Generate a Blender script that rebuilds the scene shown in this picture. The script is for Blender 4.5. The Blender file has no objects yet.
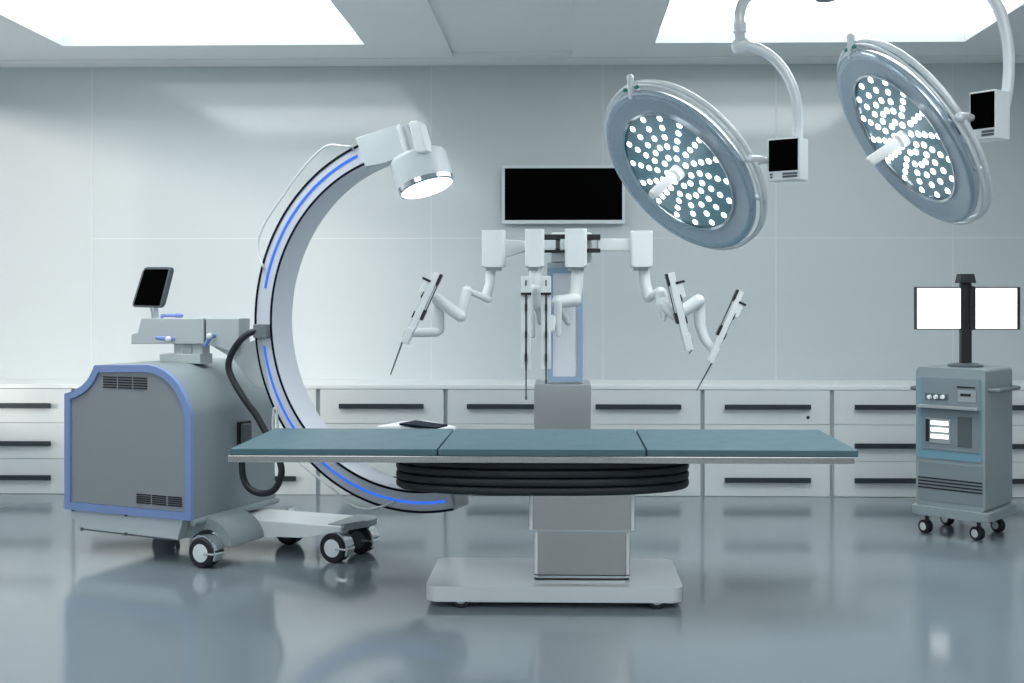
import bpy, bmesh, math, random
from mathutils import Vector, Matrix
random.seed(4)
V = Vector
S = bpy.context.scene
COL = S.collection

# ------------------------------------------------------------------ camera, world, exposure
F = 1150.0; CX = 538.0; CY = 297.0; H = 1.32
TH = 26.0 / 1150.0
cam = bpy.data.cameras.new('camera'); camo = bpy.data.objects.new('camera', cam); COL.objects.link(camo)
camo.location = (0, 0, H); camo.rotation_euler = (math.pi / 2, 0, TH)
cam.sensor_fit = 'HORIZONTAL'; cam.sensor_width = 36; cam.lens = F / 1024 * 36
cam.shift_x = (512 - CX) / 1024; cam.shift_y = (CY - 341.5) / 1024
cam.clip_start = .05; cam.clip_end = 60
S.camera = camo
S.view_settings.view_transform = 'Standard'; S.view_settings.look = 'None'
S.view_settings.gamma = 1; S.view_settings.exposure = 0.0
S.view_settings.use_curve_mapping = False
w = bpy.data.worlds.new('world'); S.world = w; w.use_nodes = True
w.node_tree.nodes['Background'].inputs[0].default_value = (.88, .93, .97, 1)
w.node_tree.nodes['Background'].inputs[1].default_value = 1.0
PANEL = 6.2           # strength of the main ceiling light panels
PANEL_DIM = 1.8       # the dimmed panel strip next to the back wall
PANEL_FILL = 3.2       # unseen rows nearer the viewer, added for fill light
sl = bpy.data.lights.new('sun', 'SUN'); sl.energy = 3.5; sl.angle = math.radians(14); sl.color = (1, .90, .81)
slo = bpy.data.objects.new('sun', sl); COL.objects.link(slo); slo.location = (-9, 2, 5)
slo.rotation_euler = Vector((3.6, 2.75, -.74)).to_track_quat('-Z', 'Y').to_euler()

cs, sn = math.cos(TH), math.sin(TH)
def cw(X, D, z=0.0):                       # metres right of / ahead of the viewer -> room coordinates
    return V((X * cs - D * sn, X * sn + D * cs, z))
def ray(u, v):
    return cw((u - CX) / F, 1.0, -(v - CY) / F)
def at(u, v, y):                           # where the sight line meets the plane y = const of the room
    d = ray(u, v); k = y / d.y
    return V((d.x * k, y, H + d.z * k))
def dp(u, v, D):                           # where it meets a distance
    d = ray(u, v); return V((d.x * D, d.y * D, H + d.z * D))

# ------------------------------------------------------------------ materials
def mat(name, col, rough=.5, metal=0.0, emit=None, es=1.0, noise=.04, scale=6.0, coat=0.0, stretch=None, spec=.5, bump=0.0, rvar=.06):
    m = bpy.data.materials.new(name); m.use_nodes = True
    nt = m.node_tree; b = nt.nodes['Principled BSDF']
    tc = nt.nodes.new('ShaderNodeTexCoord'); mp = nt.nodes.new('ShaderNodeMapping')
    mp.inputs['Scale'].default_value = stretch or (1, 1, 1)
    nz = nt.nodes.new('ShaderNodeTexNoise'); nz.inputs['Scale'].default_value = scale; nz.inputs['Detail'].default_value = 3
    nt.links.new(tc.outputs['Object'], mp.inputs['Vector']); nt.links.new(mp.outputs[0], nz.inputs['Vector'])
    mx = nt.nodes.new('ShaderNodeMix'); mx.data_type = 'RGBA'
    a = [max(0, c * (1 - noise)) for c in col]; c2 = [min(1, c * (1 + noise)) for c in col]
    mx.inputs[6].default_value = (*a, 1); mx.inputs[7].default_value = (*c2, 1)
    nt.links.new(nz.outputs['Fac'], mx.inputs[0]); nt.links.new(mx.outputs[2], b.inputs['Base Color'])
    mr = nt.nodes.new('ShaderNodeMapRange')
    mr.inputs['To Min'].default_value = max(.02, rough - rvar * rough * 2); mr.inputs['To Max'].default_value = min(1, rough + rvar * rough * 2)
    nt.links.new(nz.outputs['Fac'], mr.inputs['Value']); nt.links.new(mr.outputs[0], b.inputs['Roughness'])
    b.inputs['Metallic'].default_value = metal
    b.inputs['Specular IOR Level'].default_value = spec
    b.inputs['Coat Weight'].default_value = coat; b.inputs['Coat Roughness'].default_value = .12
    if emit:
        b.inputs['Emission Color'].default_value = (*emit, 1); b.inputs['Emission Strength'].default_value = es
    if bump:
        bp = nt.nodes.new('ShaderNodeBump'); bp.inputs['Strength'].default_value = bump; bp.inputs['Distance'].default_value = .004
        nt.links.new(nz.outputs['Fac'], bp.inputs['Height']); nt.links.new(bp.outputs[0], b.inputs['Normal'])
    return m
def sr(r, g, b):
    f = lambda c: (c / 255 / 12.92) if c / 255 <= .04045 else ((c / 255 + .055) / 1.055) ** 2.4
    return (f(r), f(g), f(b))
M = {}
M['wall'] = mat('satin_wall_panel', sr(192, 201, 204), .09, noise=.015, scale=1.5, stretch=(.35, 1, 5), spec=.45, rvar=.03)
M['wall_plain'] = mat('painted_wall', sr(205, 208, 208), .5)
M['seam'] = mat('panel_joint', sr(204, 211, 213), .35)
M['ceiling'] = mat('ceiling_board', sr(236, 240, 241), .45, noise=.01)
M['floor'] = mat('epoxy_floor', sr(126, 138, 145), .11, noise=.03, scale=.8, spec=.8, rvar=.12)
M['panel'] = mat('light_diffuser', (.9, .9, .9), .4, emit=(.955, .99, 1), es=PANEL)
M['panel_dim'] = mat('light_diffuser_dim', (.9, .9, .9), .4, emit=(.955, .99, 1), es=PANEL_DIM)
M['panel_fill'] = mat('light_diffuser_fill', (.9, .9, .9), .4, emit=(.955, .99, 1), es=PANEL_FILL)
m = bpy.data.materials.new('window_glass'); m.use_nodes = True; nt = m.node_tree; nt.nodes.clear()
o_ = nt.nodes.new('ShaderNodeOutputMaterial'); x_ = nt.nodes.new('ShaderNodeMixShader'); t_ = nt.nodes.new('ShaderNodeBsdfTransparent'); g_ = nt.nodes.new('ShaderNodeBsdfGlossy')
g_.inputs['Roughness'].default_value = .03; x_.inputs[0].default_value = .07
nt.links.new(t_.outputs[0], x_.inputs[1]); nt.links.new(g_.outputs[0], x_.inputs[2]); nt.links.new(x_.outputs[0], o_.inputs[0]); M['window'] = m
M['cab'] = mat('cabinet_lacquer', sr(216, 222, 222), .3, noise=.01, coat=.2, rvar=.02)
M['gap'] = mat('cabinet_carcass', sr(168, 178, 181), .5)
M['top'] = mat('worktop', sr(228, 233, 233), .28, noise=.0, rvar=.0)
M['bar'] = mat('dark_handle', sr(40, 52, 56), .4)
M['black'] = mat('black_screen', (.001, .001, .001), .3, noise=0, spec=.01)
M['blackp'] = mat('black_plastic', (.012, .014, .016), .4)
M['rubber'] = mat('rubber', (.01, .014, .018), .55)
M['steel'] = mat('brushed_steel', sr(206, 203, 199), .14, metal=1.0, stretch=(1, 1, 30), scale=3, noise=0, rvar=0)
M['steel2'] = mat('satin_steel', sr(200, 204, 206), .3, metal=.7, noise=.01, rvar=.02)
M['basem'] = mat('base_steel', sr(232, 237, 239), .16, metal=.3, noise=.01, rvar=.02)
M['chrome'] = mat('chrome', sr(220, 225, 228), .08, metal=1.0)
M['mat'] = mat('teal_vinyl', sr(80, 111, 121), .45, noise=.02, scale=14, bump=.05)
M['white'] = mat('white_plastic', sr(230, 236, 237), .35, noise=.01)
M['white2'] = mat('cool_white_plastic', sr(205, 214, 218), .35, noise=.01)
M['grey'] = mat('grey_plastic', sr(150, 160, 164), .4, noise=.02)
M['greyd'] = mat('dark_grey_plastic', sr(84, 94, 98), .4)
M['body'] = mat('console_body', sr(138, 150, 153), .38, noise=.02)
M['front'] = mat('console_front', sr(140, 146, 150), .4, noise=.02)
M['blue'] = mat('blue_frame', sr(126, 150, 200), .35, noise=.02)
M['lever'] = mat('blue_lever', sr(120, 145, 215), .35)
M['led'] = mat('blue_light_strip', sr(20, 50, 120), .3, emit=sr(50, 118, 245), es=.85)
M['lav'] = mat('ring_face', sr(208, 213, 222), .35, noise=.01)
M['ringin'] = mat('ring_inner', sr(196, 206, 211), .35, noise=.01)
M['edge'] = mat('navy_edge', (.004, .006, .02), .5, spec=.1)
M['block'] = mat('grey_white_plastic', sr(180, 188, 189), .4, noise=.01)
M['sterile'] = mat('sterile_white', (.93, .93, .93), .4, noise=0)
M['greyh'] = mat('mid_grey_plastic', sr(112, 122, 126), .4)
M['glintm'] = mat('edge_glint_metal', (.9, .91, .92), .25, metal=.3, noise=0)
M['glow'] = mat('collimator_glow', (1, 1, 1), .3, emit=(.95, .98, 1), es=2.0)
M['lampled'] = mat('lamp_diode', (1, 1, 1), .3, emit=(.93, .98, 1), es=7.0)
M['lampglass'] = mat('lamp_face', sr(112, 150, 162), .12, noise=.02, spec=.8, coat=.4)
M['lampring'] = mat('lamp_dish', sr(172, 186, 198), .2, metal=.3, noise=.01)
M['lampmetal'] = mat('lamp_housing', sr(186, 200, 210), .22, metal=.75, noise=.02)
M['tube'] = mat('lamp_tube', sr(222, 227, 230), .25, metal=.15, noise=.01)
M['scrwhite'] = mat('lit_screen', (1, 1, 1), .3, emit=(1, 1, 1), es=1.1)
M['cartside'] = mat('cart_shell', sr(140, 153, 157), .3, noise=.02)
M['cartblue'] = mat('cart_blue_trim', sr(112, 152, 168), .35, noise=.02)
M['cartgrey'] = mat('cart_panel', sr(124, 136, 142), .4, noise=.02)
M['paleblue'] = mat('pale_blue_trim', sr(158, 184, 212), .35)
M['pane'] = mat('robot_panel', sr(236, 239, 245), .3)
M['green'] = mat('green_clip', sr(20, 130, 120), .4)

# ------------------------------------------------------------------ mesh builder
class MB:
    def __init__(s): s.bm = bmesh.new()
    def _x(s, vs, mx):
        if mx is not None: bmesh.ops.transform(s.bm, matrix=mx, verts=vs)
    def box(s, lo, hi, bev=0.0, seg=2, mx=None):
        lo, hi = V(lo), V(hi)
        r = bmesh.ops.create_cube(s.bm, size=1.0)['verts']
        bmesh.ops.transform(s.bm, matrix=Matrix.Translation((lo + hi) / 2) @ Matrix.Diagonal((*[abs(c) for c in (hi - lo)], 1)), verts=r)
        if bev > 0:
            es = list({e for v in r for e in v.link_edges})
            o = bmesh.ops.bevel(s.bm, geom=es, offset=bev, segments=seg, affect='EDGES', profile=.5)
            r = list({v for f in o['faces'] for v in f.verts} | {v for v in r if v.is_valid})
            # every vertex connected to this box
            seen = set(r); st = list(r)
            while st:
                v = st.pop()
                for e in v.link_edges:
                    q = e.other_vert(v)
                    if q not in seen: seen.add(q); st.append(q)
            r = list(seen)
        s._x(r, mx); return s
    def prism(s, pts, d0, d1, fn=lambda a, b, d: V((a, d, b)), bev=0.0, seg=2):
        """closed outline (a,b) swept from depth d0 to d1"""
        lo = [s.bm.verts.new(fn(a, b, d0)) for a, b in pts]; hi = [s.bm.verts.new(fn(a, b, d1)) for a, b in pts]
        n = len(pts)
        f0 = s.bm.faces.new(lo); f1 = s.bm.faces.new(hi[::-1])
        for i in range(n): s.bm.faces.new((lo[i], hi[i], hi[(i + 1) % n], lo[(i + 1) % n]))
        if bev > 0:
            es = list(f0.edges) + list(f1.edges)
            bmesh.ops.bevel(s.bm, geom=es, offset=bev, segments=seg, affect='EDGES', profile=.5)
        return s
    def frame_prism(s, outer, inner, d0, d1, fn=lambda a, b, d: V((a, d, b)), closed=True):
        """band between two outlines of equal length swept in depth"""
        n = len(outer)
        A = [[s.bm.verts.new(fn(a, b, d)) for a, b in ring] for ring in (outer, inner) for d in (d0, d1)]
        oo, o1, i0, i1 = A
        rng = range(n) if closed else range(n - 1)
        for i in rng:
            j = (i + 1) % n
            for q in ((oo[i], oo[j], o1[j], o1[i]), (i0[j], i0[i], i1[i], i1[j]), (oo[j], oo[i], i0[i], i0[j]), (o1[i], o1[j], i1[j], i1[i])):
                s.bm.faces.new(q)
        if not closed:
            s.bm.faces.new((oo[0], o1[0], i1[0], i0[0])); s.bm.faces.new((oo[-1], i0[-1], i1[-1], o1[-1]))
        return s
    def tube(s, pts, r, n=14, caps=True, closed=False, rnd=False):
        pts = [V(p) for p in pts]; N = len(pts)
        rs = r if isinstance(r, (list, tuple)) else [r] * N
        if rnd:                                    # hemispherical ends
            def cap(p, q, rr):
                d = (p - q).normalized(); return [(p + d * rr * math.sin(a), max(rr * math.cos(a), rr * .02)) for a in (math.radians(88), math.radians(60), math.radians(30))]
            a = cap(pts[0], pts[1], rs[0]); b = cap(pts[-1], pts[-2], rs[-1])
            pts = [x[0] for x in a] + pts + [x[0] for x in b[::-1]]; rs = [x[1] for x in a] + list(rs) + [x[1] for x in b[::-1]]
            N = len(pts)
        rings = []; prev = None
        for i in range(N):
            t = (pts[(i + 1) % N] - pts[i - 1]) if closed else (pts[min(i + 1, N - 1)] - pts[max(i - 1, 0)])
            t.normalize()
            if prev is None:
                ref = V((0, 0, 1)) if abs(t.z) < .9 else V((0, 1, 0))
                nx = t.cross(ref).normalized()
            else:
                nx = (prev - t * prev.dot(t)).normalized()
            prev = nx; ny = t.cross(nx)
            rings.append([s.bm.verts.new(pts[i] + (nx * math.cos(2 * math.pi * k / n) + ny * math.sin(2 * math.pi * k / n)) * rs[i]) for k in range(n)])
        for i in range(N if closed else N - 1):
            a, b = rings[i], rings[(i + 1) % N]
            for k in range(n): s.bm.faces.new((a[k], a[(k + 1) % n], b[(k + 1) % n], b[k]))
        if caps and not closed:
            s.bm.faces.new(rings[0][::-1]); s.bm.faces.new(rings[-1])
        return s
    def lathe(s, prof, n=48, mx=None, sx=1.0, sy=1.0, power=2.0):
        """(r,z) profile about z; power>2 squares the plan"""
        rings = []; vs = []
        for r, z in prof:
            if r < 1e-6:
                v = s.bm.verts.new((0, 0, z)); rings.append([v]); vs.append(v)
            else:
                ring = []
                for k in range(n):
                    a = 2 * math.pi * k / n; c, q = math.cos(a), math.sin(a)
                    e = 2 / power
                    ring.append(s.bm.verts.new((math.copysign(abs(c) ** e, c) * (sx + r), math.copysign(abs(q) ** e, q) * (sy + r), z) if power != 2.0 else (r * c * sx, r * q * sy, z)))
                rings.append(ring); vs += ring
        for a, b in zip(rings, rings[1:]):
            if len(a) == 1 and len(b) == 1: continue
            for k in range(n):
                j = (k + 1) % n
                if len(a) == 1: s.bm.faces.new((a[0], b[j], b[k]))
                elif len(b) == 1: s.bm.faces.new((a[k], a[j], b[0]))
                else: s.bm.faces.new((a[k], a[j], b[j], b[k]))
        if len(rings[0]) > 1: s.bm.faces.new(rings[0][::-1])
        if len(rings[-1]) > 1: s.bm.faces.new(rings[-1])
        s._x(vs, mx); return s
    def hull(s, pts):
        vs = [s.bm.verts.new(p) for p in pts]
        bmesh.ops.convex_hull(s.bm, input=vs); return s
    def build(s, name, m, parent=None, ang=38, **tags):
        bm = s.bm
        bmesh.ops.recalc_face_normals(bm, faces=bm.faces)
        for f in bm.faces: f.smooth = True
        for e in bm.edges:
            e.smooth = not (len(e.link_faces) == 2 and e.calc_face_angle(0) > math.radians(ang))
        me = bpy.data.meshes.new(name); bm.to_mesh(me); bm.free()
        me.materials.append(m if not isinstance(m, str) else M[m])
        o = bpy.data.objects.new(name, me); COL.objects.link(o)
        wn = o.modifiers.new('normals', 'WEIGHTED_NORMAL'); wn.keep_sharp = True; wn.weight = 90
        if parent: o.parent = parent
        for k, v in tags.items(): o[k] = v
        return o
def thing(name, label, cat, loc=(0, 0, 0), rz=0.0, group=None):
    o = bpy.data.objects.new(name, None); COL.objects.link(o)
    o.location = loc; o.rotation_euler = (0, 0, rz); o.empty_display_size = .1
    o['label'] = label; o['category'] = cat
    if group: o['group'] = group
    return o
def copy_tree(o, parent=None):
    c = o.copy(); COL.objects.link(c); c.parent = parent
    for ch in [x for x in bpy.data.objects if x.parent == o]: copy_tree(ch, c)
    return c
def struct(o): o['kind'] = 'structure'; return o
def align(p, z, x=None):                    # matrix placing local z along z
    z = V(z).normalized(); x = V(x) if x is not None else (V((1, 0, 0)) if abs(z.x) < .9 else V((0, 1, 0)))
    x = (x - z * x.dot(z)).normalized(); y = z.cross(x)
    m = Matrix((x, y, z)).transposed().to_4x4(); m.translation = V(p); return m
def arc(cx, cy, r, a0, a1, n):
    return [(cx + r * math.cos(math.radians(a0 + (a1 - a0) * i / n)), cy + r * math.sin(math.radians(a0 + (a1 - a0) * i / n))) for i in range(n + 1)]
def smooth_path(pts, sub=6, closed=False):
    pts = [V(p) for p in pts]; out = []
    n = len(pts)
    for i in range(n - 1):
        p0 = pts[max(i - 1, 0)]; p1 = pts[i]; p2 = pts[i + 1]; p3 = pts[min(i + 2, n - 1)]
        for k in range(sub):
            t = k / sub
            out.append(.5 * ((2 * p1) + (p2 - p0) * t + (2 * p0 - 5 * p1 + 4 * p2 - p3) * t * t + (3 * p1 - p0 - 3 * p2 + p3) * t ** 3))
    out.append(pts[-1]); return out

# ------------------------------------------------------------------ room
XL, XR, YB, YW, ZC = -4.6, 4.6, -3.6, 8.17, 2.972
struct(MB().box((XL - .1, YB - .1, -.1), (XR + .1, YW + .1, 0)).build('floor', 'floor'))
struct(MB().box((XL - .1, YW, 0), (XR + .1, YW + .1, ZC + .3)).build('wall_back', 'wall'))
struct(MB().box((XR, YB, 0), (XR + .1, YW, ZC + .3)).build('wall_right', 'wall_plain'))
struct(MB().box((XL, YB - .1, 0), (XR, YB, ZC + .3)).build('wall_front', 'wall_plain'))
# left wall; unseen long window added to give the back wall's bright patch
WY0, WY1, WZ0, WZ1 = 5.3, 7.95, .55, 2.82
mb = MB()
mb.box((XL - .1, YB, 0), (XL, YW, WZ0)); mb.box((XL - .1, YB, WZ1), (XL, YW, ZC + .3))
mb.box((XL - .1, YB, WZ0), (XL, WY0, WZ1)); mb.box((XL - .1, WY1, WZ0), (XL, YW, WZ1))
struct(mb.build('wall_left', 'wall_plain'))
mb = MB(); fw = .06
mb.box((XL - .09, WY0, WZ0), (XL - .01, WY1, WZ0 + fw)); mb.box((XL - .09, WY0, WZ1 - fw), (XL - .01, WY1, WZ1))
for y in (WY0, (WY0 + WY1) / 2 - fw / 2, WY1 - fw): mb.box((XL - .09, y, WZ0 + fw), (XL - .01, y + fw, WZ1 - fw))
wf = struct(mb.build('unseen_window_1', 'white'))
MB().box((XL - .06, WY0 + .02, WZ0 + .02), (XL - .05, WY1 - .02, WZ1 - .02)).build('window_pane', 'window', wf)
# wall panel joints
for i, (u0, y0, y1) in enumerate(((92, 70, 380), (431, 70, 380), (603, 70, 380), (776, 70, 380), (953, 70, 380))):
    x = at(u0, 200, YW).x
    struct(MB().box((x - .003, YW - .001, .7), (x + .003, YW, ZC)).build('trim_%d' % (i + 1), 'seam'))
zh = at(700, 238, YW).z
struct(MB().box((at(92, 238, YW).x, YW - .001, zh - .003), (XR, YW, zh + .003)).build('trim_6', 'seam'))
# ceiling with openings
LX = [(-3.13 - .19, -1.12 - .18), (.585, 2.62)]
a = at(62, 46, 7.5); 
LXL = (at(62, 46, 7.51).x, at(367, 46, 7.51).x); LXR = (at(653, 43, 7.51).x, at(966, 42, 7.51).x)
CHN = (at(452, 55, 7.8).x, at(572, 60, 7.8).x)
rows = [(4.45, 7.51), (.2, 3.0), (-3.2, -.5)]  # first row is in view; the others are added unseen for fill light
holes = [(x0, x1, y0, y1) for (x0, x1) in (LXL, LXR) for (y0, y1) in rows] + [(CHN[0], CHN[1], YB + .3, 7.86)]
xs = sorted({XL, XR} | {h[0] for h in holes} | {h[1] for h in holes}); ys = sorted({YB, YW} | {h[2] for h in holes} | {h[3] for h in holes})
mb = MB(); vd = {}
def gv(x, y):
    if (x, y) not in vd: vd[(x, y)] = mb.bm.verts.new((x, y, ZC))
    return vd[(x, y)]
for x0, x1 in zip(xs, xs[1:]):
    for y0, y1 in zip(ys, ys[1:]):
        mx_, my_ = (x0 + x1) / 2, (y0 + y1) / 2
        if any(h[0] < mx_ < h[1] and h[2] < my_ < h[3] for h in holes): continue
        mb.bm.faces.new((gv(x0, y0), gv(x0, y1), gv(x1, y1), gv(x1, y0)))
ex = bmesh.ops.extrude_face_region(mb.bm, geom=list(mb.bm.faces))
bmesh.ops.translate(mb.bm, vec=(0, 0, .11), verts=[g for g in ex['geom'] if isinstance(g, bmesh.types.BMVert)])
h = holes[-1]
mb.box((h[0] - .02, h[2] - .02, ZC + .03), (h[1] + .02, h[3] + .02, ZC + .1))
mb.box((XL, 7.93, ZC - .006), (XR, YW, ZC - .001))
struct(mb.build('ceiling', 'ceiling'))
k = 0
wh = {(0, 0): 'large white light panel recessed in the ceiling at upper left, above the C-arm machine',
      (1, 0): 'large white light panel recessed in the ceiling at upper right, above the surgical lamps'}
for i, (x0, x1) in enumerate((LXL, LXR)):
    for j, (y0, y1) in enumerate(rows):
        t = thing('ceiling_light', wh.get((i, j), 'unseen white ceiling panel added as fill light over the %s of the room near the viewer, row %s' % (('left side', 'right side')[i], ('', 'two', 'three')[j])), 'ceiling light', ((x0 + x1) / 2, (y0 + y1) / 2, ZC), 0, 'recessed ceiling light panels')
        hx, hy = (x1 - x0) / 2, (y1 - y0) / 2
        if j == 0:
            ysp = 5.9 - (y0 + y1) / 2
            MB().box((-hx, -hy, .075), (hx, ysp, .1)).build('diffuser', 'panel', t); MB().box((-hx, ysp + .002, .075), (hx, hy, .1)).build('diffuser', 'panel_dim', t)
        else: MB().box((-hx, -hy, .075), (hx, hy, .1)).build('diffuser', 'panel_fill', t)
        e = .012
        mb = MB(); mb.box((-hx, -hy, .0), (-hx + e, hy, .075)); mb.box((hx - e, -hy, .0), (hx, hy, .075))
        mb.box((-hx + e, -hy, .0), (hx - e, -hy + e, .075)); mb.box((-hx + e, hy - e, .0), (hx - e, hy, .075))
        mb.build('surround', 'white', t)

# ------------------------------------------------------------------ drawer cabinets along the back wall
YF = 7.63
seam = [at(u, 400, YF).x for u in (65, 193, 321, 448.5, 576, 704, 832)]
pitch = (seam[-1] - seam[0]) / 6
x0s = [seam[0] + pitch * (i - 1) for i in range(0, 9)]
ZT = .735
zs = [at(700, v, YF).z for v in (390, 424.5, 461, 496.5)]
ct = MB().box((x0s[0] - .02, YF - .003, ZT - .028), (x0s[-1] + pitch + .02, YW - .001, ZT), .004).build('worktop', 'top')
ct['label'] = 'long white worktop running over the drawer cabinets along the back wall'; ct['category'] = 'worktop'
labels = ['leftmost white drawer cabinet under the worktop, at the left edge of the room',
          'white drawer cabinet hidden mostly behind the grey console of the C-arm machine',
          'white drawer cabinet seen through the left rim of the C-arm ring',
          'white drawer cabinet inside the C-arm ring, left of the surgical robot',
          'white drawer cabinet directly behind the surgical robot column',
          'white drawer cabinet just right of the surgical robot column',
          'white drawer cabinet with a small lock, behind the right end of the operating table',
          'white drawer cabinet left of and behind the twin screen equipment cart',
          'rightmost white drawer cabinet, behind the right side of the equipment cart']
def cabinet(x, label):
    t = thing('drawer_cabinet', label, 'cabinet', (x, YF, 0), 0, 'white drawer cabinets along the back wall')
    g = .014
    MB().box((0.001, .021, 0.0), (pitch - .001, YW - YF - .002, ZT - .0285)).build('carcass', 'gap', t)
    zz = [ZT - .029, zs[1], zs[2], 0.001]
    for i in range(3):
        d = MB().box((g, 0, zz[i + 1] + .0012), (pitch - g, .02, zz[i] - .0012), .002).build('drawer', 'cab', t)
        zc = (at(768, 407, YF).z, at(768, 445.5, YF).z, at(768, 480, YF).z)[i]
        mb = MB(); mb.box((.143, -.032, zc - .015), (pitch - .143, -.016, zc + .018), .003)
        for px_ in (.19, pitch - .19): mb.box((px_ - .01, -.016, zc - .008), (px_ + .01, 0, zc + .008))
        mb.build('handle', 'bar', d)
    return t
cab0 = cabinet(x0s[0], labels[0])
cabs = [cab0]
for i in range(1, 9):
    c = copy_tree(cab0); c.location = (x0s[i], YF, 0); c['label'] = labels[i]; cabs.append(c)
cabs[0].location.x += .056; cabs[1].location.x += .056; cabs[1].scale.x = (pitch - .056) / pitch
p = at(808, 417.5, YF)
mb = MB(); mb.lathe([(0, -.01), (.011, -.01), (.011, .0), (0, .0)], 16, mx=align((p.x - x0s[6], 0, p.z), (0, -1, 0)).copy())
lk = mb.build('lock', 'chrome', cabs[6])

# ------------------------------------------------------------------ wall monitor
c0 = at(502, 165.5, YW - .06); c1 = at(625, 223.5, YW - .06)
t = thing('wall_monitor', 'wide black screen with thin pale bezel mounted on the back wall above the robot', 'monitor', ((c0.x + c1.x) / 2, YW - .06, (c0.z + c1.z) / 2))
hx, hz = (c1.x - c0.x) / 2, (c0.z - c1.z) / 2; bz = .019
O = [(-hx, -hz), (hx, -hz), (hx, hz), (-hx, hz)]; I = [(-hx + bz, -hz + bz * 1.3), (hx - bz, -hz + bz * 1.3), (hx - bz, hz - bz), (-hx + bz, hz - bz)]
MB().frame_prism(O, I, 0, .03).build('bezel', 'white2', t)
MB().box((-hx + bz, .008, -hz + bz * 1.3), (hx - bz, .03, hz - bz)).build('screen', 'black', t)
mb = MB(); mb.box((-hx + .03, .03, -hz + .03), (hx - .03, .045, hz - .03), .005); mb.box((-.1, .045, -.1), (.1, .059, .1)); mb.build('back_cover', 'greyd', t)

# ------------------------------------------------------------------ operating table
TY0, TY1 = 4.75, 5.49
ZT_ = at(544, 449.5, TY0).z
xa, xb = at(229, 450, TY0).x, at(859.5, 450, TY0).x
TX = (xa + xb) / 2; TL = (xb - xa) / 2; TW = (TY1 - TY0) / 2; TYc = (TY0 + TY1) / 2
T = thing('operating_table', 'long operating table with three teal mattress sections on a steel pedestal', 'operating table', (TX, TYc, 0))
s1 = at(437.5, 450, TY0).x - TX; s2 = at(646.5, 450, TY0).x - TX
zm0 = at(544, 456.3, TY0).z; zf0 = at(544, 463.3, TY0).z
for a_, b_ in ((-TL, s1), (s1, s2), (s2, TL)):
    MB().box((a_ + .0035, -TW, zm0), (b_ - .0035, TW, ZT_), .004).build('mattress', 'mat', T)
MB().box((-TL - .006, -TW - .002, zf0), (TL - .02, TW, zm0), .004).build('table_frame', 'steel', T)
# bellows
bw = (at(688.5, 470, TYc).x - at(397, 470, TYc).x) / 2; bx = (at(688.5, 470, TYc).x + at(397, 470, TYc).x) / 2 - TX
zb1 = zf0; zb0 = .487; nf = 4; prof = []
dz = (zb1 - zb0) / nf
for i in range(nf):
    for q in range(9):
        a_ = math.pi * q / 8
        prof.append((.016 * math.sin(a_) ** .7 if 0 < q < 8 else -.006, zb1 - dz * i - dz * (1 - math.cos(a_)) / 2))
prof = prof[::-1]
mb = MB(); mb.lathe(prof, 96, sx=bw - .016, sy=.305, power=2.5)
o = mb.build('bellows', M['rubber'], T, ang=60); o.location = (bx, 0, 0)
# column
def rbox_profile(mb, x0, x1, y0, y1, z0, z1, r, n=6):
    pts = arc(x1 - r, y1 - r, r, 0, 90, n) + arc(x0 + r, y1 - r, r, 90, 180, n) + arc(x0 + r, y0 + r, r, 180, 270, n) + arc(x1 - r, y0 + r, r, 270, 360, n)
    mb.prism(pts, z0, z1, fn=lambda a, b, d: V((a, b, d))); return mb
yc = 4.925
ua, ub = at(528.5, 500, yc).x - TX, at(635.5, 500, yc).x - TX
zc1 = at(580, 531.5, yc).z
mb = MB(); rbox_profile(mb, ua, ub, yc - TYc, -(yc - TYc), zc1, zb0 + .01, .028); mb.build('upper_column', 'steel', T, ang=50)
mb = MB(); rbox_profile(mb, ua - .002, ub + .002, yc - TYc - .002, -(yc - TYc) + .002, zc1 - .002, zc1 + .006, .028); mb.build('column_lip', 'chrome', T, ang=50)
yl = 4.945
la, lb = at(533.5, 560, yl).x - TX, at(630.5, 560, yl).x - TX
ZB = at(554, 587, 4.86).z; ZB0 = at(554, 602.5, 4.86).z
mb = MB(); rbox_profile(mb, la, lb, yl - TYc, -(yl - TYc), ZB + .032, zc1, .026); mb.build('lower_column', 'steel', T, ang=50)
mb = MB(); rbox_profile(mb, la, lb, yl - TYc - .002, -(yl - TYc) + .002, ZB + .018, ZB + .028, .026); rbox_profile(mb, la, lb, yl - TYc - .002, -(yl - TYc) + .002, ZB, ZB + .008, .026)
mb.build('column_collar', 'chrome', T, ang=50)
mb = MB(); rbox_profile(mb, la + .006, lb - .006, yl - TYc + .004, -(yl - TYc) - .004, ZB + .006, ZB + .034, .022); mb.build('column_seal', 'blackp', T, ang=50)
for x0_, x1_, y_, z0_, z1_ in ((ua, ub, yc, zc1 + .004, zb0 + .006), (la, lb, yl, ZB + .033, zc1 - .004)):  # light rods stand in for bright reflections on the rounded column corners
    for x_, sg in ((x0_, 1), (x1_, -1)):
        mb = MB(); mb.tube([(x_ + sg * .012, y_ - TYc + .008, z0_), (x_ + sg * .012, y_ - TYc + .008, z1_)], .0085, 12); mb.build('edge_glint', 'glintm', T)
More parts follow.
